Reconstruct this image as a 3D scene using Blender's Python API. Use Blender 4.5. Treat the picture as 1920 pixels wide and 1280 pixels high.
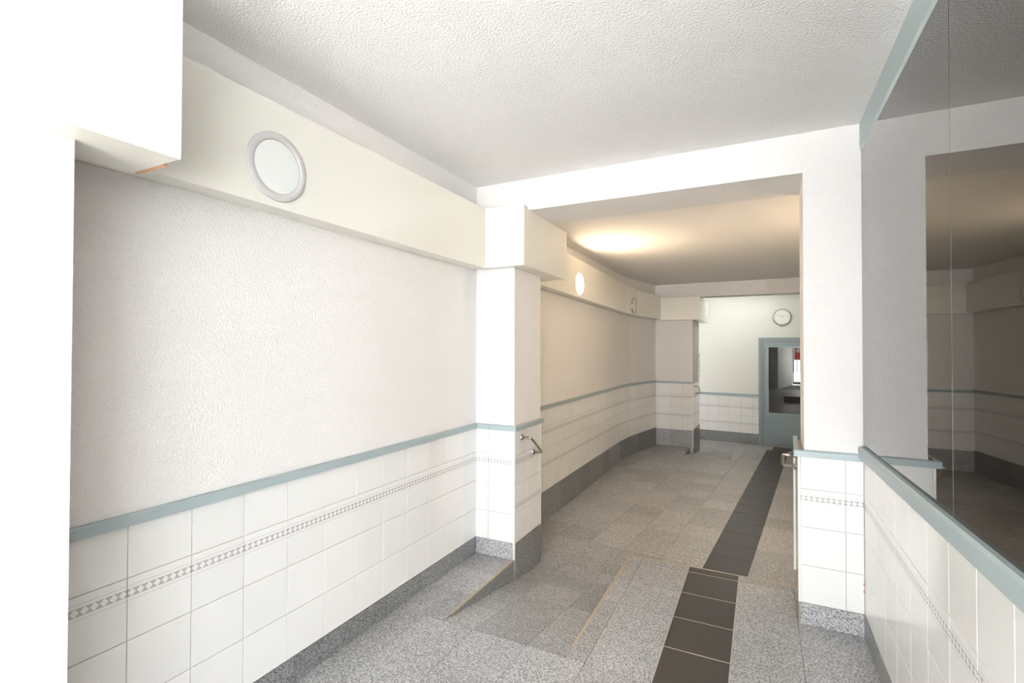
import bpy, math, random
from mathutils import Matrix, Vector

random.seed(7)
for o in list(bpy.data.objects):
    bpy.data.objects.remove(o)
scene = bpy.context.scene
COL = scene.collection

# ------------------------------------------------------------------ camera
CAM_H = 1.4486
cam_d = bpy.data.cameras.new('camera')
cam_d.sensor_width = 36.0
cam_d.lens = 925.57 / 1920 * 36.0
cam_d.clip_start = 0.02
cam = bpy.data.objects.new('camera', cam_d)
COL.objects.link(cam)
yaw, pitch, roll = 0.4668, 0.0134, 0.0023
F = Vector((-math.sin(yaw), math.cos(yaw), 0)); Rv = Vector((math.cos(yaw), math.sin(yaw), 0)); U = Vector((0, 0, 1))
F2 = F * math.cos(pitch) + U * math.sin(pitch); U2 = U * math.cos(pitch) - F * math.sin(pitch)
R3 = Rv * math.cos(roll) + U2 * math.sin(roll); U3 = U2 * math.cos(roll) - Rv * math.sin(roll)
m = Matrix.Identity(4)
for i in range(3):
    m[i][0] = R3[i]; m[i][1] = U3[i]; m[i][2] = -F2[i]
m[2][3] = CAM_H
cam.matrix_world = m
scene.camera = cam

# ------------------------------------------------------------------ daylight through the entrance, exposure
vs = scene.view_settings
vs.view_transform = 'Standard'; vs.look = 'None'; vs.gamma = 1.0; vs.use_curve_mapping = False
vs.exposure = 1.0
scene.cycles.caustics_reflective = False; scene.cycles.caustics_refractive = False; scene.cycles.max_bounces = 8
WORLD_STRENGTH = 8.4
w = bpy.data.worlds.new('street_daylight'); scene.world = w; w.use_nodes = True
bg = w.node_tree.nodes['Background']
bg.inputs[0].default_value = (0.95, 0.975, 1.0, 1); bg.inputs[1].default_value = WORLD_STRENGTH

Y_ENT = -2.3
XV = 2.5                         # right side of the added vestibule
pd = bpy.data.lights.new('entrance_portal', 'AREA'); pd.shape = 'RECTANGLE'; pd.size = 4.1; pd.size_y = 2.6
pd.cycles.is_portal = True
po = bpy.data.objects.new('entrance_portal', pd); COL.objects.link(po)
po.location = (0.5, Y_ENT - 0.1, 1.3); po.rotation_euler = (math.radians(90), 0, 0)
# high sun on the street outside; it comes over the roof from the left and never shines in directly
sun = bpy.data.lights.new('sun', 'SUN'); sun.energy = 150.0; sun.angle = math.radians(0.5); sun.color = (1.0, 0.985, 0.96)
suno = bpy.data.objects.new('sun', sun); COL.objects.link(suno); suno.location = (-4, -6, 9)
suno.rotation_euler = Vector((0.5, -0.05, -0.87)).to_track_quat('-Z', 'Y').to_euler()
# sunlight glancing off the street in front of the entrance: a small, far, low source
sd = bpy.data.lights.new('street_glint', 'SPOT'); sd.energy = 140; sd.color = (1.0, 0.97, 0.92)
sd.shadow_soft_size = 0.06; sd.spot_size = math.radians(13.8); sd.spot_blend = 0.12
so = bpy.data.objects.new('street_glint', sd); COL.objects.link(so)
so.location = (0.3, -8.0, 1.0)
so.rotation_euler = (Vector((-0.65, 3.04, 1.3)) - Vector(so.location)).to_track_quat('-Z', 'Y').to_euler()

# ------------------------------------------------------------------ materials
def nt(name):
    mt = bpy.data.materials.new(name); mt.use_nodes = True
    return mt, mt.node_tree.nodes, mt.node_tree.links, mt.node_tree.nodes['Principled BSDF']

def plain(name, col, rough=0.5, metal=0.0, spec=0.5, coat=0.0):
    mt, n, l, b = nt(name)
    b.inputs['Base Color'].default_value = (*col, 1); b.inputs['Roughness'].default_value = rough
    b.inputs['Metallic'].default_value = metal; b.inputs['Specular IOR Level'].default_value = spec
    b.inputs['Coat Weight'].default_value = coat
    return mt

def plaster(name, col, scale, strength, dist):
    mt, n, l, b = nt(name)
    b.inputs['Roughness'].default_value = 0.85; b.inputs['Specular IOR Level'].default_value = 0.25
    g = n.new('ShaderNodeNewGeometry')
    nz = n.new('ShaderNodeTexNoise'); nz.inputs['Scale'].default_value = scale; nz.inputs['Detail'].default_value = 1; nz.inputs['Roughness'].default_value = 0.5
    bp = n.new('ShaderNodeBump'); bp.inputs['Strength'].default_value = strength; bp.inputs['Distance'].default_value = dist
    l.new(g.outputs['Position'], nz.inputs['Vector'])
    l.new(nz.outputs['Fac'], bp.inputs['Height']); l.new(bp.outputs['Normal'], b.inputs['Normal'])
    big = n.new('ShaderNodeTexNoise'); big.inputs['Scale'].default_value = 1.7; big.inputs['Detail'].default_value = 2
    l.new(g.outputs['Position'], big.inputs['Vector'])
    cr = n.new('ShaderNodeMixRGB'); cr.inputs[1].default_value = (*col, 1); cr.inputs[2].default_value = (*[c * 0.96 for c in col], 1)
    l.new(big.outputs['Fac'], cr.inputs[0]); l.new(cr.outputs[0], b.inputs['Base Color'])
    return mt

def granite(name, dark, mid, light, rough=0.35, scale=260.0):
    mt, n, l, b = nt(name)
    g = n.new('ShaderNodeNewGeometry'); oi = n.new('ShaderNodeObjectInfo')
    vo = n.new('ShaderNodeTexVoronoi'); vo.inputs['Scale'].default_value = scale
    l.new(g.outputs['Position'], vo.inputs['Vector'])
    sep = n.new('ShaderNodeSeparateColor'); l.new(vo.outputs['Color'], sep.inputs[0])
    nz = n.new('ShaderNodeTexNoise'); nz.inputs['Scale'].default_value = scale * 0.45; nz.inputs['Detail'].default_value = 3
    l.new(g.outputs['Position'], nz.inputs['Vector'])
    mixv = n.new('ShaderNodeMath'); mixv.operation = 'MULTIPLY_ADD'; mixv.inputs[1].default_value = 0.55
    sc = n.new('ShaderNodeMath'); sc.operation = 'MULTIPLY'; sc.inputs[1].default_value = 0.45
    l.new(nz.outputs['Fac'], sc.inputs[0]); l.new(sep.outputs[0], mixv.inputs[0]); l.new(sc.outputs[0], mixv.inputs[2])
    rp = n.new('ShaderNodeValToRGB'); e = rp.color_ramp.elements
    e[0].position = 0.18; e[0].color = (*dark, 1); e[1].position = 0.78; e[1].color = (*light, 1)
    x = e.new(0.45); x.color = (*mid, 1)
    l.new(mixv.outputs[0], rp.inputs[0])
    hv = n.new('ShaderNodeHueSaturation')
    mr = n.new('ShaderNodeMapRange'); mr.inputs[3].default_value = 0.86; mr.inputs[4].default_value = 1.12
    l.new(oi.outputs['Random'], mr.inputs[0]); l.new(mr.outputs[0], hv.inputs['Value']); l.new(rp.outputs[0], hv.inputs['Color'])
    l.new(hv.outputs[0], b.inputs['Base Color'])
    b.inputs['Roughness'].default_value = rough
    return mt

def tile_mat(name, col, decor=False):
    mt, n, l, b = nt(name)
    b.inputs['Roughness'].default_value = 0.12; b.inputs['Specular IOR Level'].default_value = 0.5
    oi = n.new('ShaderNodeObjectInfo'); hv = n.new('ShaderNodeHueSaturation')
    mr = n.new('ShaderNodeMapRange'); mr.inputs[3].default_value = 0.98; mr.inputs[4].default_value = 1.02
    l.new(oi.outputs['Random'], mr.inputs[0]); l.new(mr.outputs[0], hv.inputs['Value'])
    hv.inputs['Color'].default_value = (*col, 1)
    g = n.new('ShaderNodeNewGeometry')
    nz = n.new('ShaderNodeTexNoise'); nz.inputs['Scale'].default_value = 9; nz.inputs['Detail'].default_value = 1
    bp = n.new('ShaderNodeBump'); bp.inputs['Strength'].default_value = 0.12; bp.inputs['Distance'].default_value = 0.004
    l.new(g.outputs['Position'], nz.inputs['Vector']); l.new(nz.outputs['Fac'], bp.inputs['Height']); l.new(bp.outputs['Normal'], b.inputs['Normal'])
    if not decor:
        l.new(hv.outputs[0], b.inputs['Base Color']); return mt
    uv = n.new('ShaderNodeUVMap'); sp = n.new('ShaderNodeSeparateXYZ'); l.new(uv.outputs[0], sp.inputs[0])
    def M(op, a, c=None, cl=False):
        k = n.new('ShaderNodeMath'); k.operation = op; k.use_clamp = cl
        for i, v in ((0, a), (1, c)):
            if v is None: continue
            if isinstance(v, (int, float)): k.inputs[i].default_value = v
            else: l.new(v, k.inputs[i])
        return k.outputs[0]
    # u, v in metres over the 0.2 m tile, v from the top edge
    v = sp.outputs[1]; u = sp.outputs[0]
    vc = M('DIVIDE', M('SUBTRACT', v, 0.0485), 0.0125)          # -1..1 across the diamond band
    inband = M('LESS_THAN', M('ABSOLUTE', vc), 1.0)
    fr = M('FRACT', M('DIVIDE', u, 0.025))
    du = M('ABSOLUTE', M('SUBTRACT', M('MULTIPLY', fr, 2.0), 1.0))
    dia = M('LESS_THAN', M('ADD', M('MULTIPLY', du, 1.12), M('ABSOLUTE', vc)), 1.02)
    band = M('MULTIPLY', inband, M('SUBTRACT', 1.0, dia))
    l1 = M('LESS_THAN', M('ABSOLUTE', M('SUBTRACT', v, 0.0255)), 0.0009)
    l2 = M('LESS_THAN', M('ABSOLUTE', M('SUBTRACT', v, 0.0715)), 0.0009)
    fac = M('ADD', M('MULTIPLY', band, 0.85), M('MULTIPLY', M('ADD', l1, l2), 0.6), True)
    mx = n.new('ShaderNodeMixRGB'); l.new(fac, mx.inputs[0]); l.new(hv.outputs[0], mx.inputs[1]); mx.inputs[2].default_value = (0.42, 0.41, 0.40, 1)
    l.new(mx.outputs[0], b.inputs['Base Color'])
    return mt

def emit(name, col, strength):
    mt, n, l, b = nt(name)
    b.inputs['Base Color'].default_value = (0.9, 0.9, 0.88, 1)
    b.inputs['Emission Color'].default_value = (*col, 1); b.inputs['Emission Strength'].default_value = strength
    return mt

M_PLASTER = plaster('rough_plaster', (0.85, 0.828, 0.81), 125, 0.7, 0.0045)
M_CEIL = plaster('ceiling_plaster', (0.91, 0.892, 0.878), 110, 0.7, 0.0052)
M_SMOOTH = plaster('smooth_paint', (0.84, 0.83, 0.78), 90, 0.12, 0.002)
M_TILE = tile_mat('white_wall_tile', (0.85, 0.843, 0.825))
M_DECOR = tile_mat('decorated_wall_tile', (0.85, 0.843, 0.825), True)
M_GROUT = plain('grout', (0.60, 0.53, 0.47), 0.9)
M_GROUT_L = plain('pale_grout', (0.60, 0.50, 0.42), 0.9)
M_GROUT_H = plain('hall_grout', (0.17, 0.14, 0.11), 0.9)
M_GROUT_D = plain('dark_grout', (0.16, 0.15, 0.14), 0.9)
M_GRAN = granite('grey_granite', (0.09, 0.09, 0.093), (0.30, 0.30, 0.305), (0.62, 0.62, 0.63), 0.4)
M_GRAN_SHADED = granite('shaded_granite', (0.05, 0.052, 0.055), (0.17, 0.175, 0.178), (0.40, 0.41, 0.41), 0.35)  # same granite, its weaker light put into a darker colour
M_DARK = plain('dark_brown_tile', (0.040, 0.034, 0.030), 0.42)
M_BLUE = plain('blue_grey_paint', (0.36, 0.435, 0.45), 0.38)
M_BLUE_D = plain('blue_grey_door_paint', (0.27, 0.335, 0.345), 0.35)
M_CASING = plain('cream_laminate', (0.83, 0.81, 0.74), 0.22, spec=0.5)
M_WOOD = plain('raw_wood_edge', (0.55, 0.30, 0.16), 0.7)
M_EDGE = plain('worn_tan_edge', (0.43, 0.36, 0.26), 0.55)
M_STEEL = plain('brushed_steel', (0.50, 0.47, 0.42), 0.28, 1.0)
M_BEAD = plain('cream_bead', (0.86, 0.84, 0.78), 0.3)
M_RIM = plain('pale_grey_rim', (0.56, 0.545, 0.54), 0.35)
M_DIFF = plain('frosted_glass', (0.83, 0.86, 0.83), 0.25)
M_LIT = emit('lit_diffuser', (1.0, 0.77, 0.50), 100.0)
M_TUBE = emit('cool_tube', (0.93, 1.0, 0.93), 4.8)
M_BLACKGLASS = plain('black_glass', (0.008, 0.006, 0.004), 0.02, spec=1.0)
M_PANE = plain('dark_pane', (0.02, 0.018, 0.015), 0.02, spec=1.0)
M_WHITE = plain('white_enamel', (0.85, 0.85, 0.82), 0.3)
M_BLACK = plain('black_paint', (0.02, 0.02, 0.02), 0.5)
M_BRASSY = plain('dull_chrome', (0.42, 0.40, 0.32), 0.3, 1.0)
M_RED = plain('red_print', (0.55, 0.02, 0.03), 0.4)
M_PAVE = plain('pale_paving', (0.55, 0.545, 0.54), 0.9)
M_CHIP = plain('chipped_plaster', (0.78, 0.73, 0.64), 0.9)
M_RUST = plain('rust_spot', (0.55, 0.28, 0.16), 0.8)

# ------------------------------------------------------------------ helpers
def link(name, me, mat, parent=None, label=None, cat=None, group=None, kind=None):
    if mat is not None and not me.materials:
        me.materials.append(mat)
    o = bpy.data.objects.new(name, me); COL.objects.link(o)
    if parent is not None: o.parent = parent
    tag(o, label, cat, group, kind)
    return o

def tag(o, label=None, cat=None, group=None, kind=None):
    for k, v in (('label', label), ('category', cat), ('group', group), ('kind', kind)):
        if v: o[k] = v
    return o

def empty(name, loc, label, cat, group=None):
    o = bpy.data.objects.new(name, None); o.empty_display_size = 0.1
    COL.objects.link(o); o.location = loc
    tag(o, label, cat, group)
    return o

class MB:
    def __init__(s): s.v = []; s.f = []; s.mi = []
    def add(s, vs, fs, mi=0):
        b = len(s.v); s.v += [tuple(v) for v in vs]; s.f += [tuple(i + b for i in f) for f in fs]; s.mi += [mi] * len(fs); return s
    def box(s, x0, x1, y0, y1, z0, z1, mi=0):
        vs = [(x0,y0,z0),(x1,y0,z0),(x1,y1,z0),(x0,y1,z0),(x0,y0,z1),(x1,y0,z1),(x1,y1,z1),(x0,y1,z1)]
        return s.add(vs, [(0,3,2,1),(4,5,6,7),(0,1,5,4),(1,2,6,5),(2,3,7,6),(3,0,4,7)], mi)
    def prism(s, poly, z0, z1, mi=0, ztop=None):
        """poly counter-clockwise; ztop(x, y) overrides z1, z0 may be a function"""
        n = len(poly)
        zb = z0 if callable(z0) else (lambda x, y: z0)
        zt = ztop if ztop else (z1 if callable(z1) else (lambda x, y: z1))
        vs = [(x, y, zb(x, y)) for x, y in poly] + [(x, y, zt(x, y)) for x, y in poly]
        fs = [tuple(range(n - 1, -1, -1)), tuple(range(n, 2 * n))] + [(i, (i + 1) % n, n + (i + 1) % n, n + i) for i in range(n)]
        return s.add(vs, fs, mi)
    def tube(s, pts, r, n=12, mi=0, caps=True):
        pts = [Vector(p) for p in pts]; rings = []
        for i, p in enumerate(pts):
            d = (pts[min(i + 1, len(pts) - 1)] - pts[max(i - 1, 0)]).normalized()
            a = Vector((0, 0, 1)) if abs(d.z) < 0.9 else Vector((1, 0, 0))
            e1 = d.cross(a).normalized(); e2 = d.cross(e1)
            rings.append([p + (e1 * math.cos(t) + e2 * math.sin(t)) * r for t in [2 * math.pi * k / n for k in range(n)]])
        vs = [v for rg in rings for v in rg]; fs = []
        for i in range(len(rings) - 1):
            for k in range(n):
                k2 = (k + 1) % n
                fs.append((i * n + k, i * n + k2, (i + 1) * n + k2, (i + 1) * n + k))
        if caps:
            fs.append(tuple(range(n))[::-1]); fs.append(tuple((len(rings) - 1) * n + k for k in range(n)))
        return s.add(vs, fs, mi)
    def lathe(s, prof, n=48, mi=0):
        """profile (r, z) revolved about local z"""
        vs = []; fs = []
        for r, z in prof:
            for k in range(n):
                t = 2 * math.pi * k / n; vs.append((r * math.cos(t), r * math.sin(t), z))
        for i in range(len(prof) - 1):
            for k in range(n):
                k2 = (k + 1) % n; fs.append((i * n + k, i * n + k2, (i + 1) * n + k2, (i + 1) * n + k))
        return s.add(vs, fs, mi)
    def mesh(s, name, mats=None, smooth=False):
        me = bpy.data.meshes.new(name); me.from_pydata(s.v, [], s.f)
        for mt in (mats or []): me.materials.append(mt)
        if mats and len(mats) > 1:
            for p, i in zip(me.polygons, s.mi): p.material_index = i
        me.validate(); me.update()
        if smooth:
            for p in me.polygons: p.use_smooth = True
        return me
    def obj(s, name, mat, parent=None, smooth=False, bevel=0, **k):
        o = link(name, s.mesh(name, mat if isinstance(mat, list) else [mat], smooth), None, parent, **k)
        if bevel:
            b = o.modifiers.new('bevel', 'BEVEL'); b.width = bevel; b.segments = 2; b.limit_method = 'ANGLE'
        return o

def box(name, b, mat, parent=None, bevel=0, **k):
    return MB().box(*b).obj(name, mat, parent, bevel=bevel, **k)

def frame_matrix(origin, u, v, n):
    mm = Matrix.Identity(4)
    for i in range(3):
        mm[i][0] = u[i]; mm[i][1] = v[i]; mm[i][2] = n[i]; mm[i][3] = origin[i]
    return mm

# ------------------------------------------------------------------ wall tiles
_tile_cache = {}
GAP = 0.0024
def tile_mesh(wd, ht, decor, u_off):
    key = (round(wd, 4), round(ht, 4), decor, round(u_off, 4))
    if key in _tile_cache: return _tile_cache[key]
    g = GAP / 2; c = 0.0012; th = 0.005
    x0, x1, y0, y1 = g, wd - g, g, ht - g
    vs = [(x0,y0,0),(x1,y0,0),(x1,y1,0),(x0,y1,0),(x0,y0,th-c),(x1,y0,th-c),(x1,y1,th-c),(x0,y1,th-c),
          (x0+c,y0+c,th),(x1-c,y0+c,th),(x1-c,y1-c,th),(x0+c,y1-c,th)]
    fs = [(8,9,10,11)] + [(i,(i+1)%4,4+(i+1)%4,4+i) for i in range(4)] + [(4+i,4+(i+1)%4,8+(i+1)%4,8+i) for i in range(4)]
    me = bpy.data.meshes.new('wall_tile'); me.from_pydata(vs, [], fs)
    uvl = me.uv_layers.new(name='UVMap')
    for p in me.polygons:
        for li in p.loop_indices:
            x, y, z = vs[me.loops[li].vertex_index]
            vv = (ht - y) if decor != 'flip' else y
            uvl.data[li].uv = (x + u_off, vv)
    me.materials.append(M_DECOR if decor else M_TILE)
    _tile_cache[key] = me
    return me

ZR, RAIL_H = 0.879, 0.036
ROWS = [(0.879, 0.709, None), (0.709, 0.509, 'top'), (0.509, 0.309, None), (0.309, 0.111, None)]
ROWS_HALL = [(0.879, 0.709, None), (0.709, 0.509, 'top'), (0.509, 0.309, 'flip'), (0.309, 0.111, None)]

def tile_run(parent, p0, udir, edges, rows, dz=0.0, back=0.0):
    """p0 (x, y): start; udir (x, y): unit direction; outward normal = udir x z"""
    u = Vector((udir[0], udir[1], 0)); v = Vector((0, 0, 1)); n = u.cross(v)
    for a, b in zip(edges[:-1], edges[1:]):
        if b - a < 0.012: continue
        for zt, zb, dec in rows:
            uo = 0.0 if abs((b - a) - 0.2) < 1e-3 else (0.2 - (b - a) if a == edges[0] else 0.0)
            me = tile_mesh(b - a, zt - zb, dec, uo)
            o = bpy.data.objects.new('wall_tile', me); COL.objects.link(o); o.parent = parent
            o.matrix_world = frame_matrix(Vector((p0[0], p0[1], 0)) + u * a + v * (zb + dz) - n * back, u, v, n)

def skirt_run(parent, p0, udir, edges, ztop, zbot, th=0.009, mat=None):
    """skirting stones; zbot may be a function of (x, y)"""
    u = Vector((udir[0], udir[1], 0)); n = u.cross(Vector((0, 0, 1)))
    for a, b in zip(edges[:-1], edges[1:]):
        g = 0.0008
        A = Vector((p0[0], p0[1], 0)) + u * (a + g); B = Vector((p0[0], p0[1], 0)) + u * (b - g)
        poly = [(A.x, A.y), (A.x + n.x * th, A.y + n.y * th), (B.x + n.x * th, B.y + n.y * th), (B.x, B.y)]
        MB().prism(poly, zbot, ztop).obj('skirting_stone', mat or M_GRAN_SHADED, parent)

def rail_run(parent, pts, z0, h, depth, name='dado_rail', mat=None, back=0.0):
    """moulding along a polyline (x, y); the room is on the right-hand side normal u x z"""
    mb = MB(); P = [Vector((x, y, 0)) for x, y in pts]; prof = [(-back, 0), (depth, 0), (depth, h * 0.86), (depth * 0.72, h), (-back, h)]
    rings = []
    for i, p in enumerate(P):
        ns = []
        if i > 0: ns.append((P[i] - P[i-1]).normalized().cross(Vector((0,0,1))))
        if i < len(P) - 1: ns.append((P[i+1] - P[i]).normalized().cross(Vector((0,0,1))))
        n = sum(ns, Vector()).normalized(); k = 1.0 / max(0.3, n.dot(ns[0]))
        rings.append([(p.x + n.x * d * k, p.y + n.y * d * k, z0 + z) for d, z in prof])
    q = len(prof); vs = [v for r in rings for v in r]; fs = []
    for i in range(len(rings) - 1):
        for k in range(q):
            k2 = (k + 1) % q; fs.append((i*q+k, (i+1)*q+k, (i+1)*q+k2, i*q+k2))
    fs.append(tuple(range(q))); fs.append(tuple((len(rings)-1)*q + k for k in range(q))[::-1])
    mb.add(vs, fs)
    return mb.obj(name, mat or M_BLUE, parent)

def frange(a, b, st):
    out = [a]; x = a
    while x + st < b - 1e-6:
        x += st; out.append(x)
    out.append(b); return out

# ------------------------------------------------------------------ main dimensions (metres; the camera stands over x = 0, y = 0)
XL, XR = -1.818, 0.4685
XP = -1.513                      # inner face of the left piers
YP, YB = 3.04, 3.49              # front and back of the portal
ZC, ZC2 = 2.60, 2.52             # ceilings
ZH, ZREAR = -0.175, -0.352       # hall and rear floor levels
X0 = -0.825                      # right edge of the ramp
Y_R0, Y_R1 = 2.2, 3.33
XHR = 1.30                       # right wall of the hall
def ramp_z(x, y): return max(ZH, min(0.0, -(y - Y_R0) / (Y_R1 - Y_R0) * 0.175))
Y3, Y3B, X3 = 8.60, 9.50, -1.0   # far pier
XE2 = -0.40
def ramp2_z(x, y): return ZH + max(ZREAR - ZH, min(0.0, -(y - 7.92) / 1.25 * 0.177))

# ------------------------------------------------------------------ floors
TH = 0.02
def clip(poly, inside):
    """clip a polygon against a convex counter-clockwise region"""
    out = poly
    for i in range(len(inside)):
        ax, ay = inside[i]; bx, by = inside[(i + 1) % len(inside)]
        def side(p): return (bx - ax) * (p[1] - ay) - (by - ay) * (p[0] - ax)
        src, out = out, []
        for k in range(len(src)):
            p, q = src[k], src[(k + 1) % len(src)]; sp_, sq = side(p), side(q)
            if sp_ >= 0: out.append(p)
            if (sp_ >= 0) != (sq >= 0):
                t = sp_ / (sp_ - sq); out.append((p[0] + (q[0] - p[0]) * t, p[1] + (q[1] - p[1]) * t))
        if len(out) < 3: return []
    return out

def area(p): return 0.5 * sum(p[i][0] * p[(i+1) % len(p)][1] - p[(i+1) % len(p)][0] * p[i][1] for i in range(len(p)))

def lay(parent, region, u0, w0, d, zf, dark=None, st=0.3, gap=0.0022):
    """lay floor tiles over a convex region on a grid along d; dark: (u range) of the dark strip"""
    e = (d[1], -d[0])
    us = [x * e[0] + y * e[1] for x, y in region]; ws = [x * d[0] + y * d[1] for x, y in region]
    i0 = math.floor((min(us) - u0) / st + 1e-6); i1 = math.ceil((max(us) - u0) / st - 1e-6)
    j0 = math.floor((min(ws) - w0) / st + 1e-6); j1 = math.ceil((max(ws) - w0) / st - 1e-6)
    for i in range(i0, i1):
        ua, ub = u0 + i * st, u0 + (i + 1) * st
        isd = dark is not None and abs((ua + ub) / 2 - dark) < st / 2
        for j in range(j0, j1):
            wa, wb = w0 + j * st, w0 + (j + 1) * st
            gu = gap / 2; gw = (0.0085 if isd else gap) / 2
            if isd: gu = 0.0025
            cell = [(ua + gu, wa + gw), (ub - gu, wa + gw), (ub - gu, wb - gw), (ua + gu, wb - gw)]
            cell = [(a * e[0] + b * d[0], a * e[1] + b * d[1]) for a, b in cell]
            if area(cell) < 0: cell.reverse()
            c = clip(cell, region)
            if not c or abs(area(c)) < 0.0006: continue
            MB().prism(c, lambda x, y: zf(x, y) - TH, None, ztop=zf).obj('dark_floor_tile' if isd else 'floor_tile', M_DARK if isd else M_GRAN, parent)

rect = lambda x0, x1, y0, y1: [(x0, y0), (x1, y0), (x1, y1), (x0, y1)]
flat0 = lambda x, y: 0.0
flatH = lambda x, y: ZH
flatR = lambda x, y: ZREAR

fl = MB()
zb = -TH * 0.55
fl.box(XL, XR, Y_ENT, Y_R0, -0.5, zb)
fl.box(XL, XP - 0.006, Y_R0, YP, -0.5, zb)
fl.box(X0 + 0.006, XR, Y_R0, YP, -0.5, zb)
fl.box(X0 + 0.006, 0.19, YP, YB - 0.006, -0.5, zb)
floor = fl.obj('floor', M_GROUT_D, kind='structure')
DARK_U = -0.28
for reg in (rect(XL, XR, 0.55, Y_R0), rect(XL, XP - 0.004, Y_R0, YP), rect(X0 + 0.004, XR, Y_R0, YP), rect(X0 + 0.004, 0.192, YP, YB - 0.004)):
    lay(floor, reg, -0.43, 2.2, (0, 1), flat0, DARK_U)
box('grout_bed', (-0.432, -0.128, 0.5, YB - 0.006, -0.03, -0.0012), M_GROUT_L, floor)
# raw edges of the upper level: side of the ledge, side and front of the step
MB().prism([(XP - 0.006, Y_R0), (XP, Y_R0), (XP, YP), (XP - 0.006, YP)], -0.3, -0.001).obj('ledge_riser', M_GRAN_SHADED, floor)
MB().prism([(X0, Y_R0), (X0 + 0.006, Y_R0), (X0 + 0.006, YB), (X0, YB)], -0.3, -0.001).obj('ramp_riser', M_GRAN_SHADED, floor)
MB().prism([(X0, YB - 0.006), (0.19, YB - 0.006), (0.19, YB), (X0, YB)], -0.3, -0.001).obj('step_riser', M_GRAN_SHADED, floor)
def edge_strip(a, b, wdt, z, h):
    a = Vector((*a, 0)); b = Vector((*b, 0)); d = (b - a).normalized(); n = Vector((-d.y, d.x, 0)) * wdt / 2
    poly = [(a - n).to_2d(), (b - n).to_2d(), (b + n).to_2d(), (a + n).to_2d()]
    return MB().prism([tuple(p) for p in poly], z - h, z + 0.0015).obj('edge_strip', M_EDGE, floor)
edge_strip((XP - 0.004, 2.27), (XP - 0.004, YP - 0.005), 0.014, 0.0, 0.006)
edge_strip((X0 + 0.004, 2.29), (X0 + 0.004, YB), 0.014, 0.0, 0.006)
edge_strip((X0, YB - 0.005), (0.19, YB - 0.005), 0.010, 0.0, 0.006)

box('bounce_pavement', (-9, 9, -14, Y_ENT - 0.001, -0.15, -0.03), M_PAVE, kind='structure')  # unseen paving added to bounce sunlight up onto the near ceiling
ramp = MB().prism(rect(XP, X0, Y_R0, Y_R1), -0.5, None, ztop=lambda x, y: ramp_z(x, y) - 0.011).obj('floor_ramp', M_GROUT_D, kind='structure')
lay(ramp, rect(XP + 0.001, X0 - 0.001, Y_R0 + 0.002, Y_R1), -0.43, 2.2, (0, 1), ramp_z)

hall = MB()
hall.box(XL, XHR, YB, 7.92, -0.5, ZH - 0.011)
hall.box(XP, X0, Y_R1, YB, -0.5, ZH - 0.011)
hall.box(XL, X3 - 0.05, 7.92, Y3, -0.5, ZH - 0.011)
hall.box(XE2 + 0.006, XHR, 7.92, 8.94, -0.5, ZH - 0.011)
hall = hall.obj('floor_hall', M_GROUT_D, kind='structure')
dh = (0.0936, 0.9956)
for reg in (rect(XP + 0.001, X0 - 0.001, Y_R1, YB), rect(XL, XHR, YB, 7.92), rect(XL, X3 - 0.054, 7.92, Y3), rect(XE2 + 0.004, XHR, 7.92, 8.94)):
    lay(hall, reg, -0.757, 4.165, dh, flatH, -0.607)
eh = (dh[1], -dh[0])
gb = [(u_ * eh[0] + w_ * dh[0], u_ * eh[1] + w_ * dh[1]) for u_, w_ in ((-0.759, 3.54), (-0.455, 3.52), (-0.455, 8.86), (-0.759, 8.90))]
MB().prism(gb, ZH - 0.03, ZH - 0.002).obj('grout_bed', M_GROUT_H, hall)
MB().prism([(X3 - 0.05, 7.92), (X3 - 0.044, 7.92), (X3 - 0.044, Y3), (X3 - 0.05, Y3)], -0.45, ZH - 0.001).obj('ledge_riser', M_GRAN_SHADED, hall)
MB().prism([(XE2, 7.92), (XE2 + 0.006, 7.92), (XE2 + 0.006, 8.946), (XE2, 8.946)], -0.45, ZH - 0.001).obj('ramp_riser', M_GRAN_SHADED, hall)
box('step_riser', (XE2, XHR, 8.94, 8.946, -0.45, ZH - 0.001), M_GRAN_SHADED, hall)

r2 = MB().prism(rect(X3 - 0.05, XE2, 7.92, Y3), -0.55, None, ztop=lambda x, y: ramp2_z(x, y) - 0.011)
r2.prism(rect(X3, XE2, Y3, 9.17), -0.55, None, ztop=lambda x, y: ramp2_z(x, y) - 0.011)
r2 = r2.obj('floor_rear_ramp', M_GROUT_D, kind='structure')
lay(r2, rect(X3 - 0.044, XE2, 7.921, Y3), -0.757, 4.165, dh, ramp2_z)
lay(r2, rect(X3, XE2, Y3, 9.17), -0.757, 4.165, dh, ramp2_z)
rear = MB().prism([(XE2, 8.946), (XHR, 8.946), (XHR, 10.4), (-2.0, 10.75), (-2.0, Y3B), (X3, Y3B), (X3, 9.17), (XE2, 9.17)], -0.6, ZREAR - 0.011).obj('floor_rear', M_GROUT_D, kind='structure')
lay(rear, [(XE2, 8.946), (XHR, 8.946), (XHR, 9.5), (XE2, 9.5)], -0.757, 4.165, dh, flatR, -0.607)
lay(rear, [(X3, 9.17), (XE2, 9.17), (XE2, 9.5), (X3, 9.5)], -0.757, 4.165, dh, flatR)
lay(rear, [(-1.95, 9.5), (XHR, 9.5), (XHR, 10.12), (-1.95, 10.64)], -0.757, 4.165, dh, flatR, -0.607)

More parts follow.
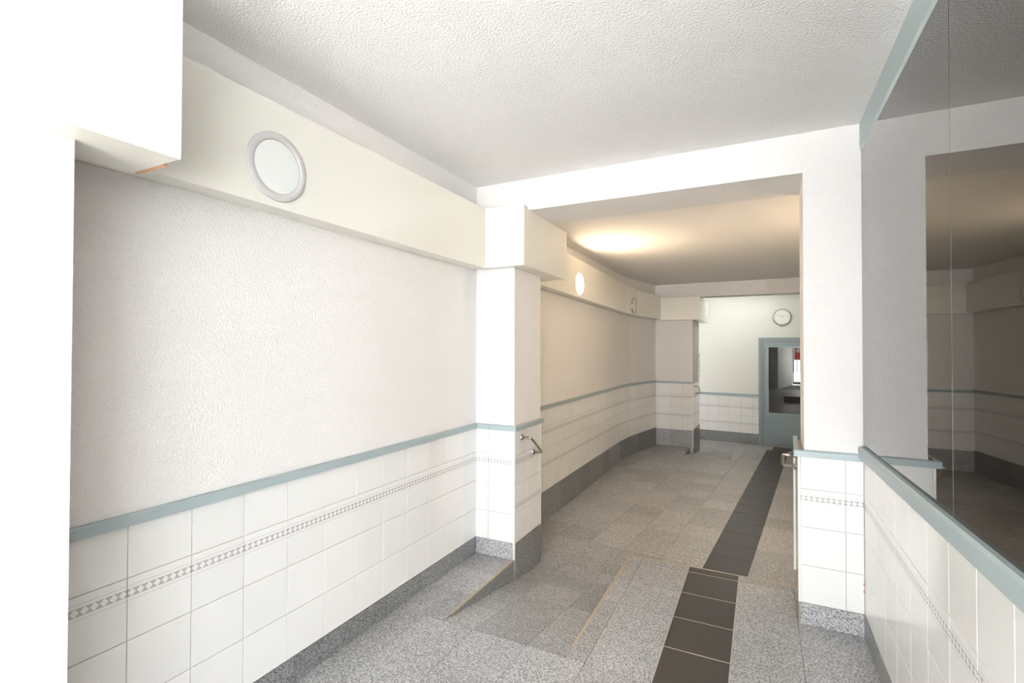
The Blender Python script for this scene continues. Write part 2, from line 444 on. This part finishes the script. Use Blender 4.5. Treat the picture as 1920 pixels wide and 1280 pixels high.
# ------------------------------------------------------------------ walls
def wall_slab(name, pts, z0, z1, zsplit, th=0.1, mats=(M_PLASTER, M_GROUT)):
    """polyline wall with thickness behind it; plaster above zsplit, grout ground for the tiles below"""
    P = [Vector((x, y, 0)) for x, y in pts]; mb = MB()
    ns = []
    for i in range(len(P)):
        l_ = []
        if i > 0: l_.append((P[i]-P[i-1]).normalized().cross(Vector((0,0,1))))
        if i < len(P)-1: l_.append((P[i+1]-P[i]).normalized().cross(Vector((0,0,1))))
        n = sum(l_, Vector()).normalized(); ns.append(n / max(0.3, n.dot(l_[0])))
    zs = [z0, zsplit, z1] if zsplit else [z0, z1]
    q = len(P)
    for k in range(len(zs) - 1):
        mi = 1 if (zsplit and k == 0) else 0
        for i in range(q - 1):
            a, b = P[i], P[i+1]; na, nb = ns[i] * th, ns[i+1] * th
            vs = [(a.x,a.y,zs[k]),(b.x,b.y,zs[k]),(b.x,b.y,zs[k+1]),(a.x,a.y,zs[k+1]),
                  (a.x-na.x,a.y-na.y,zs[k]),(b.x-nb.x,b.y-nb.y,zs[k]),(b.x-nb.x,b.y-nb.y,zs[k+1]),(a.x-na.x,a.y-na.y,zs[k+1])]
            fs = [(0,1,2,3),(7,6,5,4)]
            if i == 0: fs.append((4,0,3,7))
            if i == q-2: fs.append((1,5,6,2))
            if k == len(zs)-2: fs.append((3,2,6,7))
            if k == 0: fs.append((1,0,4,5))
            mb.add(vs, fs, mi)
    return mb.obj(name, list(mats), kind='structure')

# left wall: straight past the portal, then bending to the right
A, B, C = (XL, 7.05), (-1.785, 7.55), (-1.597, Y3)
wl = wall_slab('wall_left', [(XL, Y_ENT), (XL, 7.05), B, (C[0] + 0.034, C[1] + 0.2)], -0.55, ZC, 0.89)
Y1 = 0.8673
near_edges = [0.6] + [Y1 + 0.2 * k for k in range(11)] + [YP]
tile_run(wl, (XL, 0), (0, 1), near_edges, ROWS)
skirt_run(wl, (XL, 0), (0, 1), [0.5] + [0.60 + 0.3 * k for k in range(1, 9)] + [YP], 0.111, 0.0005)
rail_run(wl, [(XL, 0.5), (XL, YP)], ZR, RAIL_H, 0.022)
tile_run(wl, (XL, 0), (0, 1), frange(YB, 7.05, 0.2), ROWS_HALL)
skirt_run(wl, (XL, 0), (0, 1), frange(YB, 7.05, 0.3), 0.111, ZH + 0.0005)
def seg(a, b):
    d = Vector((b[0]-a[0], b[1]-a[1])); return d.length, (d.normalized().x, d.normalized().y)
for a, b in ((A, B), (B, C)):
    L, d = seg(a, b)
    tile_run(wl, a, d, frange(0, L, 0.2), ROWS_HALL); skirt_run(wl, a, d, frange(0, L, 0.3), 0.111, ZH + 0.0005)
rail_run(wl, [(XL, YB), A, B, C], ZR, RAIL_H, 0.022)

# left pier of the portal
pier = MB().box(XL, XP, YP, YB, 0.89, ZC, 0).box(XL, XP, YP, YB, -0.45, 0.89, 1).obj('wall_portal_left', [M_PLASTER, M_GROUT], kind='structure')
tile_run(pier, (XL, YP), (1, 0), [0, 0.105, XP - XL - 0.007], ROWS)
skirt_run(pier, (XL, YP), (1, 0), [0, XP - XL - 0.004], 0.111, 0.0005, mat=M_GRAN)
tile_run(pier, (XP, YP), (0, 1), [0.007, 0.207, 0.407, YB - YP - 0.006], ROWS_HALL)
skirt_run(pier, (XP, YP), (0, 1), [0.005, 0.29, YB - YP], 0.104, lambda x, y: ramp_z(x, y) + 0.0005)
rail_run(pier, [(XL + 0.02, YP), (XP, YP), (XP, YB + 0.012)], ZR, RAIL_H, 0.022)
box('corner_bead', (XP - 0.008, XP + 0.006, YP - 0.006, YP + 0.007, 0.0, ZR), M_BEAD, pier, bevel=0.003)
box('corner_bead', (XP - 0.006, XP + 0.006, YB - 0.006, YB + 0.004, 0.104, ZR), M_BEAD, pier, bevel=0.003)
ch = MB()
for k in range(7):
    z = 0.012 + k * 0.013; r_ = 0.009 - 0.0006 * k + random.uniform(-.002, .002)
    ch.lathe([(0.001, z - 0.008), (r_, z - 0.004), (r_ * 0.9, z + 0.006), (0.001, z + 0.01)], 7)
ch = ch.obj('chipped_corner', M_CHIP, pier); ch.location = (XP + 0.001, YP - 0.003, 0); ch['kind'] = 'stuff'

# right pier of the portal and the wall behind the glass
XQ, XQB = 0.178, 0.197
qp = [(XQ, YP), (XHR, YP), (XHR, YB), (XQB, YB)]
XQU = 0.203
rp = MB().prism([(XQU, YP), (XHR, YP), (XHR, YB), (XQU + 0.012, YB)], 0.89, ZC, 0).prism(qp, -0.45, 0.89, 1).obj('wall_portal_right', [M_PLASTER, M_GROUT], kind='structure')
tile_run(rp, (XQ, YP), (1, 0), [0.007, 0.207, XR - XQ - 0.006], ROWS)
skirt_run(rp, (XQ, YP), (1, 0), [0.005, XR - XQ], 0.111, 0.0005, mat=M_GRAN)
L, d = seg((XQB, YB), (XQ, YP))
tile_run(rp, (XQB, YB), d, [0, 0.2, 0.4, L - 0.006], ROWS_HALL)
rail_run(rp, [(XQB, YB + 0.01), (XQ, YP), (XR, YP)], ZR, RAIL_H, 0.022)
box('corner_bead', (XQ - 0.005, XQ + 0.008, YP - 0.006, YP + 0.007, 0.111, ZR), M_BEAD, rp, bevel=0.003)
box('corner_foot', (XQ - 0.004, XQ + 0.005, YP - 0.009, YP + 0.004, 0.0, 0.112), M_BRASSY, rp)
box('edge_profile', (XQB - 0.024, XQB - 0.012, YB - 0.05, YB - 0.038, 0.12, 0.79), M_BEAD, rp)
for z_ in (0.262, 0.225):
    s_ = MB().lathe([(0.0005, 0.0012), (0.0055, 0.0008), (0.006, 0)], 10).obj('rust_spot', M_RUST, rp)
    s_.matrix_world = frame_matrix((XR - 0.006, YP - 0.0052, z_), Vector((1, 0, 0)), Vector((0, 0, 1)), Vector((0, -1, 0)))

# right wall with the black glass
Y_SIDE = -0.2
wr = MB().box(XR, XR + 0.1, Y_SIDE, YP, 0.90, ZC, 0).box(XR, XR + 0.1, Y_SIDE, YP, -0.1, 0.90, 1).obj('wall_right', [M_PLASTER, M_GROUT_L], kind='structure')
ROWS_R = [(0.945, 0.709, None)] + ROWS[1:]
redges = sorted([YP - 0.006] + [YP - (2.578 + 0.2 - 0.2 * k) for k in range(-1, 12)])
redges = [0.005] + [YP - 2.778 + 0.2 * k for k in range(0, 10)]
tile_run(wr, (XR, YP), (0, -1), redges, ROWS_R)
skirt_run(wr, (XR, YP), (0, -1), [0.01 + 0.3 * k for k in range(0, 8)], 0.111, 0.0005)

mirror = empty('mirror', (XR, 1.2, 0.9), 'long dark mirrored glass panels on the right wall in a blue-grey frame', 'mirror')
def under(o, root):
    o.parent = root; o.matrix_parent_inverse = Matrix.Translation(root.location).inverted(); return o
GX = XR - 0.0075
for a, b in ((1.7285, YP - 0.001), (Y_SIDE + 0.02, 1.7245)):
    under(box('mirror_panel', (GX, XR - 0.001, a, b, 0.93, 2.55), M_BLACKGLASS), mirror)
under(box('joint_strip', (GX + 0.0008, XR - 0.0005, 1.7246, 1.7284, 0.93, 2.55), M_BEAD), mirror)
bf = rail_run(None, [(XR, YP - 0.004), (XR, Y_SIDE + 0.001)], 0.912, 0.056, 0.030, 'bottom_frame')
for v in bf.data.vertices: v.co.z += (YP - v.co.y) * 0.030 - 0.012
under(bf, mirror)
tf = MB(); x1 = XR - 0.0005; xf = XR - 0.014
tf.add([(xf, Y_SIDE, ZC), (xf, Y_SIDE, 2.47), (xf + 0.006, Y_SIDE, 2.455), (x1, Y_SIDE, 2.455), (x1, Y_SIDE, ZC),
        (xf, YP - .002, ZC), (xf, YP - .002, 2.47), (xf + 0.006, YP - .002, 2.455), (x1, YP - .002, 2.455), (x1, YP - .002, ZC)],
       [(0,1,2,3,4), (9,8,7,6,5), (0,5,6,1), (1,6,7,2), (2,7,8,3), (3,8,9,4), (4,9,5,0)])
under(tf.obj('top_frame', M_BLUE), mirror)

# unseen vestibule added right of the viewer, shaped to spread daylight onto the left side
box('wall_added_vestibule', (XR + 0.1, XV, Y_SIDE - 0.1, Y_SIDE, -0.1, ZC), M_PLASTER, kind='structure')
box('wall_added_vestibule_right', (XV, XV + 0.1, Y_ENT, Y_SIDE, -0.1, ZC), M_PLASTER, kind='structure')
box('ceiling_added_vestibule', (XR + 0.1, XV + 0.1, Y_ENT, Y_SIDE, ZC, ZC + 0.1), M_CEIL, kind='structure')
box('floor_added_vestibule', (XR, XV, Y_ENT, Y_SIDE, -0.2, 0.0), M_GRAN, kind='structure')

# entrance pier at the near left, clad smooth
MB().box(XL, XP, Y_ENT, 0.597, -0.02, ZC).obj('wall_entrance_pier', M_SMOOTH, kind='structure')

# hall: right wall, far pier, rear walls
whr = wall_slab('wall_hall_right', [(XHR, 10.3), (XHR, YB)], -0.6, ZC2, 0.89)
tile_run(whr, (XHR, 8.94), (0, -1), frange(0, 8.94 - YB, 0.2), ROWS_HALL)
skirt_run(whr, (XHR, 8.94), (0, -1), frange(0, 8.94 - YB, 0.3), 0.111, ZH + 0.0005)
rail_run(whr, [(XHR, 10.2), (XHR, YB)], ZR, RAIL_H, 0.022)
box('rear_panel', (XHR - 0.004, XHR - 0.0005, 8.947, 10.25, ZREAR, ZR), M_SMOOTH, whr)
p3 = MB().box(XL - 0.1, X3, Y3, Y3B, 0.86, ZC2, 0).box(XL - 0.1, X3, Y3, Y3B, -0.6, 0.86, 1).obj('wall_far_pier', [M_PLASTER, M_GROUT], kind='structure')
tile_run(p3, (C[0], Y3), (1, 0), [0, 0.04, 0.24, 0.44, X3 - C[0] - 0.006], ROWS_HALL, -0.012)
skirt_run(p3, (C[0], Y3), (1, 0), [0, 0.23, X3 - C[0] - 0.004], 0.099, ZH + 0.0005, mat=M_GRAN)
tile_run(p3, (X3, Y3), (0, 1), [0.007, 0.2, 0.4, 0.6, 0.8, Y3B - Y3], ROWS_HALL, -0.012)
skirt_run(p3, (X3, Y3), (0, 1), [0.005, 0.3, 0.6, Y3B - Y3], 0.094, lambda x, y: ramp2_z(x, y) + 0.0005)
rail_run(p3, [(C[0] + 0.01, Y3), (X3, Y3)], ZR - 0.014, RAIL_H, 0.022)
box('corner_bead', (X3 - 0.008, X3 + 0.006, Y3 - 0.006, Y3 + 0.007, ZH, ZR - 0.014), M_BEAD, p3, bevel=0.003)

dr = (math.cos(math.radians(6)), -math.sin(math.radians(6)))
P0 = (-1.04, 10.46)
def on_rear(s): return (P0[0] + dr[0] * s, P0[1] + dr[1] * s)
S_DOOR = (-0.038 - P0[0]) / dr[0]
wall_slab('wall_rear_left', [(-2.0, Y3B), (-2.0, 10.8)], -0.6, ZC2, None)
wrr = wall_slab('wall_rear', [on_rear(-1.0), on_rear(2.45)], -0.6, ZC2, 0.55, mats=(M_SMOOTH, M_GROUT))
DZR = 0.547 - 0.879
rows_rear = [(0.879, 0.709, None), (0.709, 0.509, 'top'), (0.509, 0.309, 'flip'), (0.309, 0.182, None)]
tile_run(wrr, on_rear(0), dr, [-0.1 + 0.2 * k for k in range(-3, 6)] + [S_DOOR], rows_rear, DZR)
S_END = S_DOOR + 0.98
tile_run(wrr, on_rear(0), dr, frange(S_END, 2.34, 0.2), rows_rear, DZR)
skirt_run(wrr, on_rear(0), dr, frange(S_END, 2.34, 0.3), -0.15, ZREAR + 0.0005)
rail_run(wrr, [on_rear(S_END), on_rear(2.34)], 0.547, 0.045, 0.022)
skirt_run(wrr, on_rear(0), dr, [-0.3, 0.0, 0.3, 0.6, 0.9, S_DOOR], -0.15, ZREAR + 0.0005)
rail_run(wrr, [on_rear(-0.6), on_rear(S_DOOR)], 0.547, 0.045, 0.022)

# ------------------------------------------------------------------ ceilings and beams
box('ceiling', (XL - 0.1, XR + 0.1, Y_ENT, YP, ZC, ZC + 0.1), M_CEIL, kind='structure')
ZB = 2.388
MB().prism([(XP, YP), (XQU, YP), (XQU + 0.0115, YB - 0.03), (XP, YB - 0.03)], ZB, ZC).obj('ceiling_beam', M_PLASTER, kind='structure')
box('ceiling_hall', (XL - 0.1, XHR + 0.1, YB - 0.03, 8.6, ZC2, ZC2 + 0.1), M_CEIL, kind='structure')
box('ceiling_rear_beam', (X3 - 0.6, XHR, 8.58, 8.86, 2.297, ZC2 + 0.05), M_PLASTER, kind='structure')
cr = box('ceiling_rear', (-2.1, XHR + 0.1, 8.6, 11.0, ZC2, ZC2 + 0.1), M_CEIL, kind='structure')
box('lamp_panel', (-1.0, 0.3, 9.55, 9.75, ZC2 - 0.04, ZC2 - 0.001), M_TUBE, cr)

# ------------------------------------------------------------------ boxed casings along the left wall
PT = 0.014
def poly_panel(mb, pts, z0f, z1f, th):
    """vertical board along a polyline, thickness to the left (towards the wall)"""
    P = [Vector((x, y, 0)) for x, y in pts]
    ns = []
    for i in range(len(P)):
        l_ = []
        if i > 0: l_.append((P[i]-P[i-1]).normalized().cross(Vector((0,0,1))))
        if i < len(P)-1: l_.append((P[i+1]-P[i]).normalized().cross(Vector((0,0,1))))
        n = sum(l_, Vector()).normalized(); ns.append(n / max(0.3, n.dot(l_[0])))
    for i in range(len(P) - 1):
        a, b = P[i], P[i+1]; na, nb = ns[i]*th, ns[i+1]*th
        poly = [(a.x, a.y), (b.x, b.y), (b.x-nb.x, b.y-nb.y), (a.x-na.x, a.y-na.y)]
        mb.prism(poly, z0f, None, ztop=z1f)
    return mb

XD = -1.70
cs = empty('duct_casing', (XD, 1.8, 2.0), 'long cream casing above the near left wall, carrying the large unlit round light', 'casing', 'cream casings along the left wall')
def fixed(z): return lambda x, y: z
under(poly_panel(MB(), [(XD, 0.60), (XD, 2.95)], fixed(2.0), fixed(2.412), PT).obj('front_panel', M_CASING, bevel=0.0015), cs)
under(box('bottom_panel', (XL + 0.002, XD - PT, 0.6, 2.95, 2.004, 2.018), M_CASING), cs)
under(box('top_panel', (XL + 0.002, XD - PT, 0.6, 2.95, 2.396, 2.410), M_CASING), cs)

b1 = empty('duct_casing', (-1.40, 0.2, 1.96), 'big cream casing box around the entrance pier, in the upper left foreground', 'casing', 'cream casings along the left wall')
under(box('side_panel', (-1.40 - PT, -1.40, -0.6, 0.787, 1.957, 2.43), M_CASING, bevel=0.004), b1)
under(box('bottom_panel', (XP + 0.001, -1.40 - PT, -0.6, 0.79, 1.962, 1.974), M_CASING), b1)
under(box('bottom_panel', (-1.66, XP + 0.001, 0.60, 0.79, 1.962, 1.974), M_CASING), b1)
under(box('raw_edge', (-1.645, -1.50, 0.7905, 0.803, 1.9615, 1.976), M_WOOD), b1)

b2 = empty('duct_casing', (-1.40, 3.3, 2.0), 'cream casing box wrapped around the left pier of the portal', 'casing', 'cream casings along the left wall')
ZT2 = 2.386
under(box('front_panel', (XD + 0.0005, -1.40, 2.95, 2.95 + PT, 2.0, 2.412), M_CASING, bevel=0.0015), b2)
under(box('side_panel', (-1.40 - PT, -1.40, 2.95 + PT, 3.76, 2.0, ZT2), M_CASING, bevel=0.0015), b2)
under(box('bottom_panel', (XP + 0.001, -1.40 - PT, 2.95 + PT, YB, 2.003, 2.015), M_CASING), b2)
under(box('bottom_panel', (XD, -1.40 - PT, YB + 0.001, 3.746, 2.003, 2.015), M_CASING), b2)
under(box('top_panel', (XD, -1.40 - PT, 2.95 + PT, YP - 0.001, 2.396, 2.408), M_CASING), b2)
under(box('top_panel', (XP + 0.001, -1.40 - PT, YP, 3.746, ZT2 - 0.014, ZT2 - 0.002), M_CASING), b2)
under(box('end_panel', (XD, -1.40 - PT, 3.746, 3.76, 2.0, ZT2), M_CASING), b2)

zc0 = lambda x, y: 2.0 - max(0, y - 3.76) * 0.0145
zc1 = lambda x, y: 2.40 - max(0, y - 3.76) * 0.019
hp = [(XD, 3.762), (XD, 6.95), (-1.662, 7.5), (-1.488, 8.45)]
hc = empty('duct_casing', (XD, 5.5, 2.0), 'long cream casing along the hall wall, carrying the lit lamp', 'casing', 'cream casings along the left wall')
under(poly_panel(MB(), hp, zc0, zc1, PT).obj('front_panel', M_CASING), hc)
def strip(mb, zf, t):
    inner = [(x - PT, y) for x, y in hp]; outer = [(XL + 0.001, hp[0][1]), (XL + 0.001, 6.95), (-1.78, 7.5), (-1.61, 8.45)]
    for i in range(3):
        mb.prism([outer[i], inner[i], inner[i+1], outer[i+1]], lambda x, y: zf(x, y), None, ztop=lambda x, y: zf(x, y) + t)
    return mb
under(strip(MB(), lambda x, y: zc0(x, y) + 0.004, 0.012).obj('bottom_panel', M_CASING), hc)
under(strip(MB(), lambda x, y: zc1(x, y) - 0.016, 0.012).obj('top_panel', M_CASING), hc)

b3 = empty('duct_casing', (-1.2, 8.5, 1.92), 'small cream casing box on the far pier at the end of the hall', 'casing', 'cream casings along the left wall')
under(box('front_panel', (-1.487, -0.87, 8.45, 8.45 + PT, 1.918, 2.29), M_CASING), b3)
under(box('side_panel', (-0.87 - PT, -0.87, 8.45 + PT, 9.75, 1.918, 2.29), M_CASING), b3)
under(box('bottom_panel', (-1.487, -0.87 - PT, 8.45 + PT, Y3, 1.921, 1.933), M_CASING), b3)
under(box('bottom_panel', (X3 + 0.001, -0.87 - PT, Y3, 9.736, 1.921, 1.933), M_CASING), b3)
under(box('top_panel', (X3 + 0.001, -0.87 - PT, 8.45 + PT, 9.736, 2.275, 2.287), M_CASING), b3)
under(box('end_panel', (X3 + 0.001, -0.87 - PT, 9.736, 9.75, 1.918, 2.29), M_CASING), b3)

# ------------------------------------------------------------------ round wall lights
def wall_light(loc, nrm, r, label, lit, rim=M_RIM, rin=0.78):
    n = Vector(nrm).normalized(); u = Vector((0, 0, 1)).cross(n); v = Vector((0, 0, 1))
    root = bpy.data.objects.new('wall_light', None); COL.objects.link(root)
    root.matrix_world = frame_matrix(loc, u, v, n); tag(root, label, 'wall light', 'round lights set into the casings')
    o = MB().lathe([(r, 0.0005), (r, 0.006), (r - 0.004, 0.010), (r * rin + 0.003, 0.012), (r * rin, 0.009), (r * rin, 0.001)], 64).obj('rim', rim, root, smooth=True)
    pr = [(0.0001, 0.0125)] + [(r * rin * math.sin(t), 0.006 + 0.0065 * math.cos(t)) for t in [math.pi / 2 * k / 6 for k in range(1, 7)]] + [(r * rin, 0.001)]
    MB().lathe(pr, 64).obj('diffuser', M_LIT if lit else M_DIFF, root, smooth=True)
    return root
wall_light((XD, 1.312, 2.158), (1, 0, 0), 0.134, 'large unlit round light with a grey rim on the near casing', False)
wall_light((XD, 4.955, 2.126), (1, 0, 0), 0.115, 'glowing round light on the hall casing behind the portal', True, M_BEAD, 0.9)
wall_light((-1.675, 7.32, 2.079), (0.985, -0.07, 0), 0.115, 'small unlit round light furthest along the hall casing', False, M_BRASSY, 0.9)
wall_light((XHR - 0.001, 4.5, 2.126), (-1, 0, 0), 0.115, 'added round fill light on the right hall wall, hidden behind the right portal pier', True, M_BEAD, 0.9)  # unseen lamp added as warm fill for the left hall wall

# ------------------------------------------------------------------ grab bars
def grab_bar(xw, side, y1, z1, y2, z2, off, label, r=0.0085):
    root = empty('grab_bar', (xw, y1, z1), label, 'grab bar', 'bent steel grab bars on the piers')
    o = off * side; c = 0.02
    P = [(xw, y1, z1), (xw + o - c * side, y1 + 0.002, z1 - 0.002)]
    k = Vector((0, y2 - y1, z2 - z1)).normalized() * c
    for t in (0.3, 0.6, 0.85, 1):
        a = t * math.pi / 2
        P.append((xw + o - c * side + c * side * math.sin(a), y1 + k.y * (1 - math.cos(a)), z1 + k.z * (1 - math.cos(a))))
    for t in (1, 0.85, 0.6, 0.3, 0):
        a = t * math.pi / 2
        P.append((xw + o - c * side + c * side * math.sin(a), y2 - k.y * (1 - math.cos(a)), z2 - k.z * (1 - math.cos(a))))
    P.append((xw, y2, z2))
    under(MB().tube(P, r, 12).obj('bar', M_STEEL, smooth=True), root)
    for y, z in ((y1, z1), (y2, z2)):
        f = MB().lathe([(0.0001, 0.009), (0.016, 0.0085), (0.021, 0.006), (0.022, 0.0)], 20).obj('flange', M_STEEL, smooth=True)
        f.matrix_world = frame_matrix((xw, y, z), Vector((0, 1, 0)) * side, Vector((0, 0, 1)), Vector((side, 0, 0)))
        under(f, root)
grab_bar(XP + 0.0055, 1, 3.15, 0.822, 3.345, 0.683, 0.072, 'bent steel grab bar on the inner face of the left portal pier')
grab_bar(XQ - 0.001, -1, 3.16, 0.858, 3.30, 0.770, 0.068, 'short steel grab bar sticking out from the right portal pier')
grab_bar(X3 + 0.0055, 1, 8.75, 0.82, 9.0, 0.68, 0.072, 'small bent grab bar on the far pier at the end of the hall')

# ------------------------------------------------------------------ rear door
def at_rear(o, s, z=0.0, off=0.0):
    n = Vector((dr[1], -dr[0], 0)); p = on_rear(s)
    o.matrix_world = frame_matrix(Vector((p[0], p[1], z)) + n * off, Vector((dr[0], dr[1], 0)), Vector((0, 0, 1)), n); return o
door = bpy.data.objects.new('door_1', None); COL.objects.link(door); door['kind'] = 'structure'
at_rear(door, S_DOOR, ZREAR, 0.0)
DW, DH = 0.98, 2.005
def lbox(name, b, mat, parent, bevel=0): return MB().box(*b).obj(name, mat, parent, bevel=bevel)
fr = MB()
for t0, t1, dpt in ((0.0, 0.045, 0.03), (0.045, 0.075, 0.018), (0.075, 0.095, 0.008)):
    fr.box(t0, t1, 0, DH - t0, 0.001, dpt); fr.box(DW - t1, DW - t0, 0, DH - t0, 0.001, dpt); fr.box(t1, DW - t1, DH - t1, DH - t0, 0.001, dpt)
fr.obj('door_frame', M_BLUE_D, door)
PX0, PX1, PZ0, PZ1 = 0.168, DW - 0.168, 0.617, 1.828
lf = MB()
lf.box(0.1, PX0, 0.006, DH - 0.1, 0.001, 0.012); lf.box(PX1, DW - 0.1, 0.006, DH - 0.1, 0.001, 0.012)
lf.box(PX0, PX1, 0.006, PZ0, 0.001, 0.012); lf.box(PX0, PX1, PZ1, DH - 0.1, 0.001, 0.012)
leaf = lf.obj('door_leaf', M_BLUE_D, door)
bd = MB(); k = 0.016
bd.box(PX0 - k, PX0, PZ0 - k, PZ1 + k, 0.012, 0.017); bd.box(PX1, PX1 + k, PZ0 - k, PZ1 + k, 0.012, 0.017); bd.box(PX0, PX1, PZ0 - k, PZ0, 0.012, 0.017); bd.box(PX0, PX1, PZ1, PZ1 + k, 0.012, 0.017)
bd.obj('glazing_bead', M_BLUE, leaf)
lbox('pane', (PX0, PX1, PZ0, PZ1, 0.002, 0.006), M_PANE, leaf)
MB().tube([(0.83, 1.0, 0.012), (0.83, 1.0, 0.06), (0.74, 1.0, 0.06)], 0.009).obj('door_handle', M_STEEL, leaf, smooth=True)
lbox('kick_plate', (0.12, DW - 0.12, 0.02, 0.03, 0.012, 0.014), M_BRASSY, leaf)

# ------------------------------------------------------------------ clock
ck = bpy.data.objects.new('wall_clock', None); COL.objects.link(ck)
at_rear(ck, (0.347 - P0[0]) / dr[0], 2.03, 0.001); tag(ck, 'round white wall clock with a thin dark rim above the blue-grey door', 'clock')
R_ = 0.147
MB().lathe([(R_ - 0.004, 0), (R_, 0.004), (R_, 0.026), (R_ - 0.004, 0.032), (R_ - 0.011, 0.032), (R_ - 0.011, 0.018)], 56).obj('rim', M_BRASSY, ck, smooth=True)
MB().lathe([(0.0001, 0.019), (R_ - 0.011, 0.019)], 48).obj('face', M_WHITE, ck)
for k in range(12):
    a = math.pi / 6 * k; cx, cy = 0.108 * math.sin(a), 0.108 * math.cos(a)
    wq = 0.009 if k % 3 == 0 else 0.006
    tx, ty = math.sin(a), math.cos(a); px, py = ty, -tx
    mb = MB(); vs = []
    for z in (0.019, 0.0205):
        for su, sv in ((-1, -1), (1, -1), (1, 1), (-1, 1)):
            vs.append((cx + px * su * wq * 0.6 + tx * sv * wq, cy + py * su * wq * 0.6 + ty * sv * wq, z))
    mb.add(vs, [(4, 5, 6, 7), (0, 1, 5, 4), (1, 2, 6, 5), (2, 3, 7, 6), (3, 0, 4, 7)]).obj('hour_mark', M_BRASSY, ck)
for ang, ln, wd in ((50, 0.055, 0.005), (305, 0.085, 0.0035)):
    a = math.radians(ang); tx, ty = math.sin(a), math.cos(a); px, py = ty, -tx; vs = []
    for z in (0.021, 0.0225):
        for su, sv in ((-1, -0.2), (1, -0.2), (0.6, 1), (-0.6, 1)):
            vs.append((px * su * wd + tx * sv * ln, py * su * wd + ty * sv * ln, z))
    MB().add(vs, [(4, 5, 6, 7), (0, 1, 5, 4), (1, 2, 6, 5), (2, 3, 7, 6), (3, 0, 4, 7)]).obj('clock_hand', M_BRASSY, ck)
MB().lathe([(0.0001, 0.026), (0.006, 0.025), (0.007, 0.021)], 16).obj('hub', M_BRASSY, ck)

# ------------------------------------------------------------------ entry panel on the far pier
ip = empty('entry_panel', (X3, 9.36, 0.65), 'narrow upright metal panel on the side of the far pier above the grab bar', 'panel')
under(box('plate', (X3 + 0.0055, X3 + 0.016, 9.25, 9.47, 0.90, 1.36), M_BRASSY, bevel=0.002), ip)
for k in range(4):
    under(box('button', (X3 + 0.016, X3 + 0.02, 9.33, 9.39, 0.98 + 0.09 * k, 1.02 + 0.09 * k), M_WHITE), ip)

# red and white notice by the entrance, mirrored in the rear door pane
sg = empty('safety_notice', (-1.30, Y_ENT + 0.02, 1.0), 'red and white notice by the entrance, mirrored in the rear door pane', 'sign')
under(box('plate', (-1.45, -1.15, Y_ENT, Y_ENT + 0.006, 1.0, 1.5), M_RED), sg)
under(box('white_field', (-1.42, -1.18, Y_ENT + 0.006, Y_ENT + 0.008, 1.30, 1.46), M_WHITE), sg)

# ------------------------------------------------------------------ entrance door behind the camera (bars throw their shadows inside)
ent = empty('entrance_door', (-0.67, Y_ENT, 0), 'barred metal entrance door behind the viewer', 'door')
def eb(name, x0, x1, z0, z1): under(box(name, (x0, x1, Y_ENT - 0.05, Y_ENT - 0.02, z0, z1), M_BLUE_D), ent)
eb('frame', XP, XP + 0.05, 0, 2.5); eb('frame', XV - 0.05, XV, 0, 2.5); eb('frame', XP, XV, 2.45, 2.55)
eb('stile', -0.09, -0.01, 0, 2.45); eb('rail', XP, XV, 0.0, 0.12)
for k in range(-12, 20):
    x = -0.05 + 0.125 * (k + (0.5 if k >= 0 else 0.5))
    if XP + 0.06 < x < XV - 0.06: eb('bar', x - 0.009, x + 0.009, 0.12, 2.45)
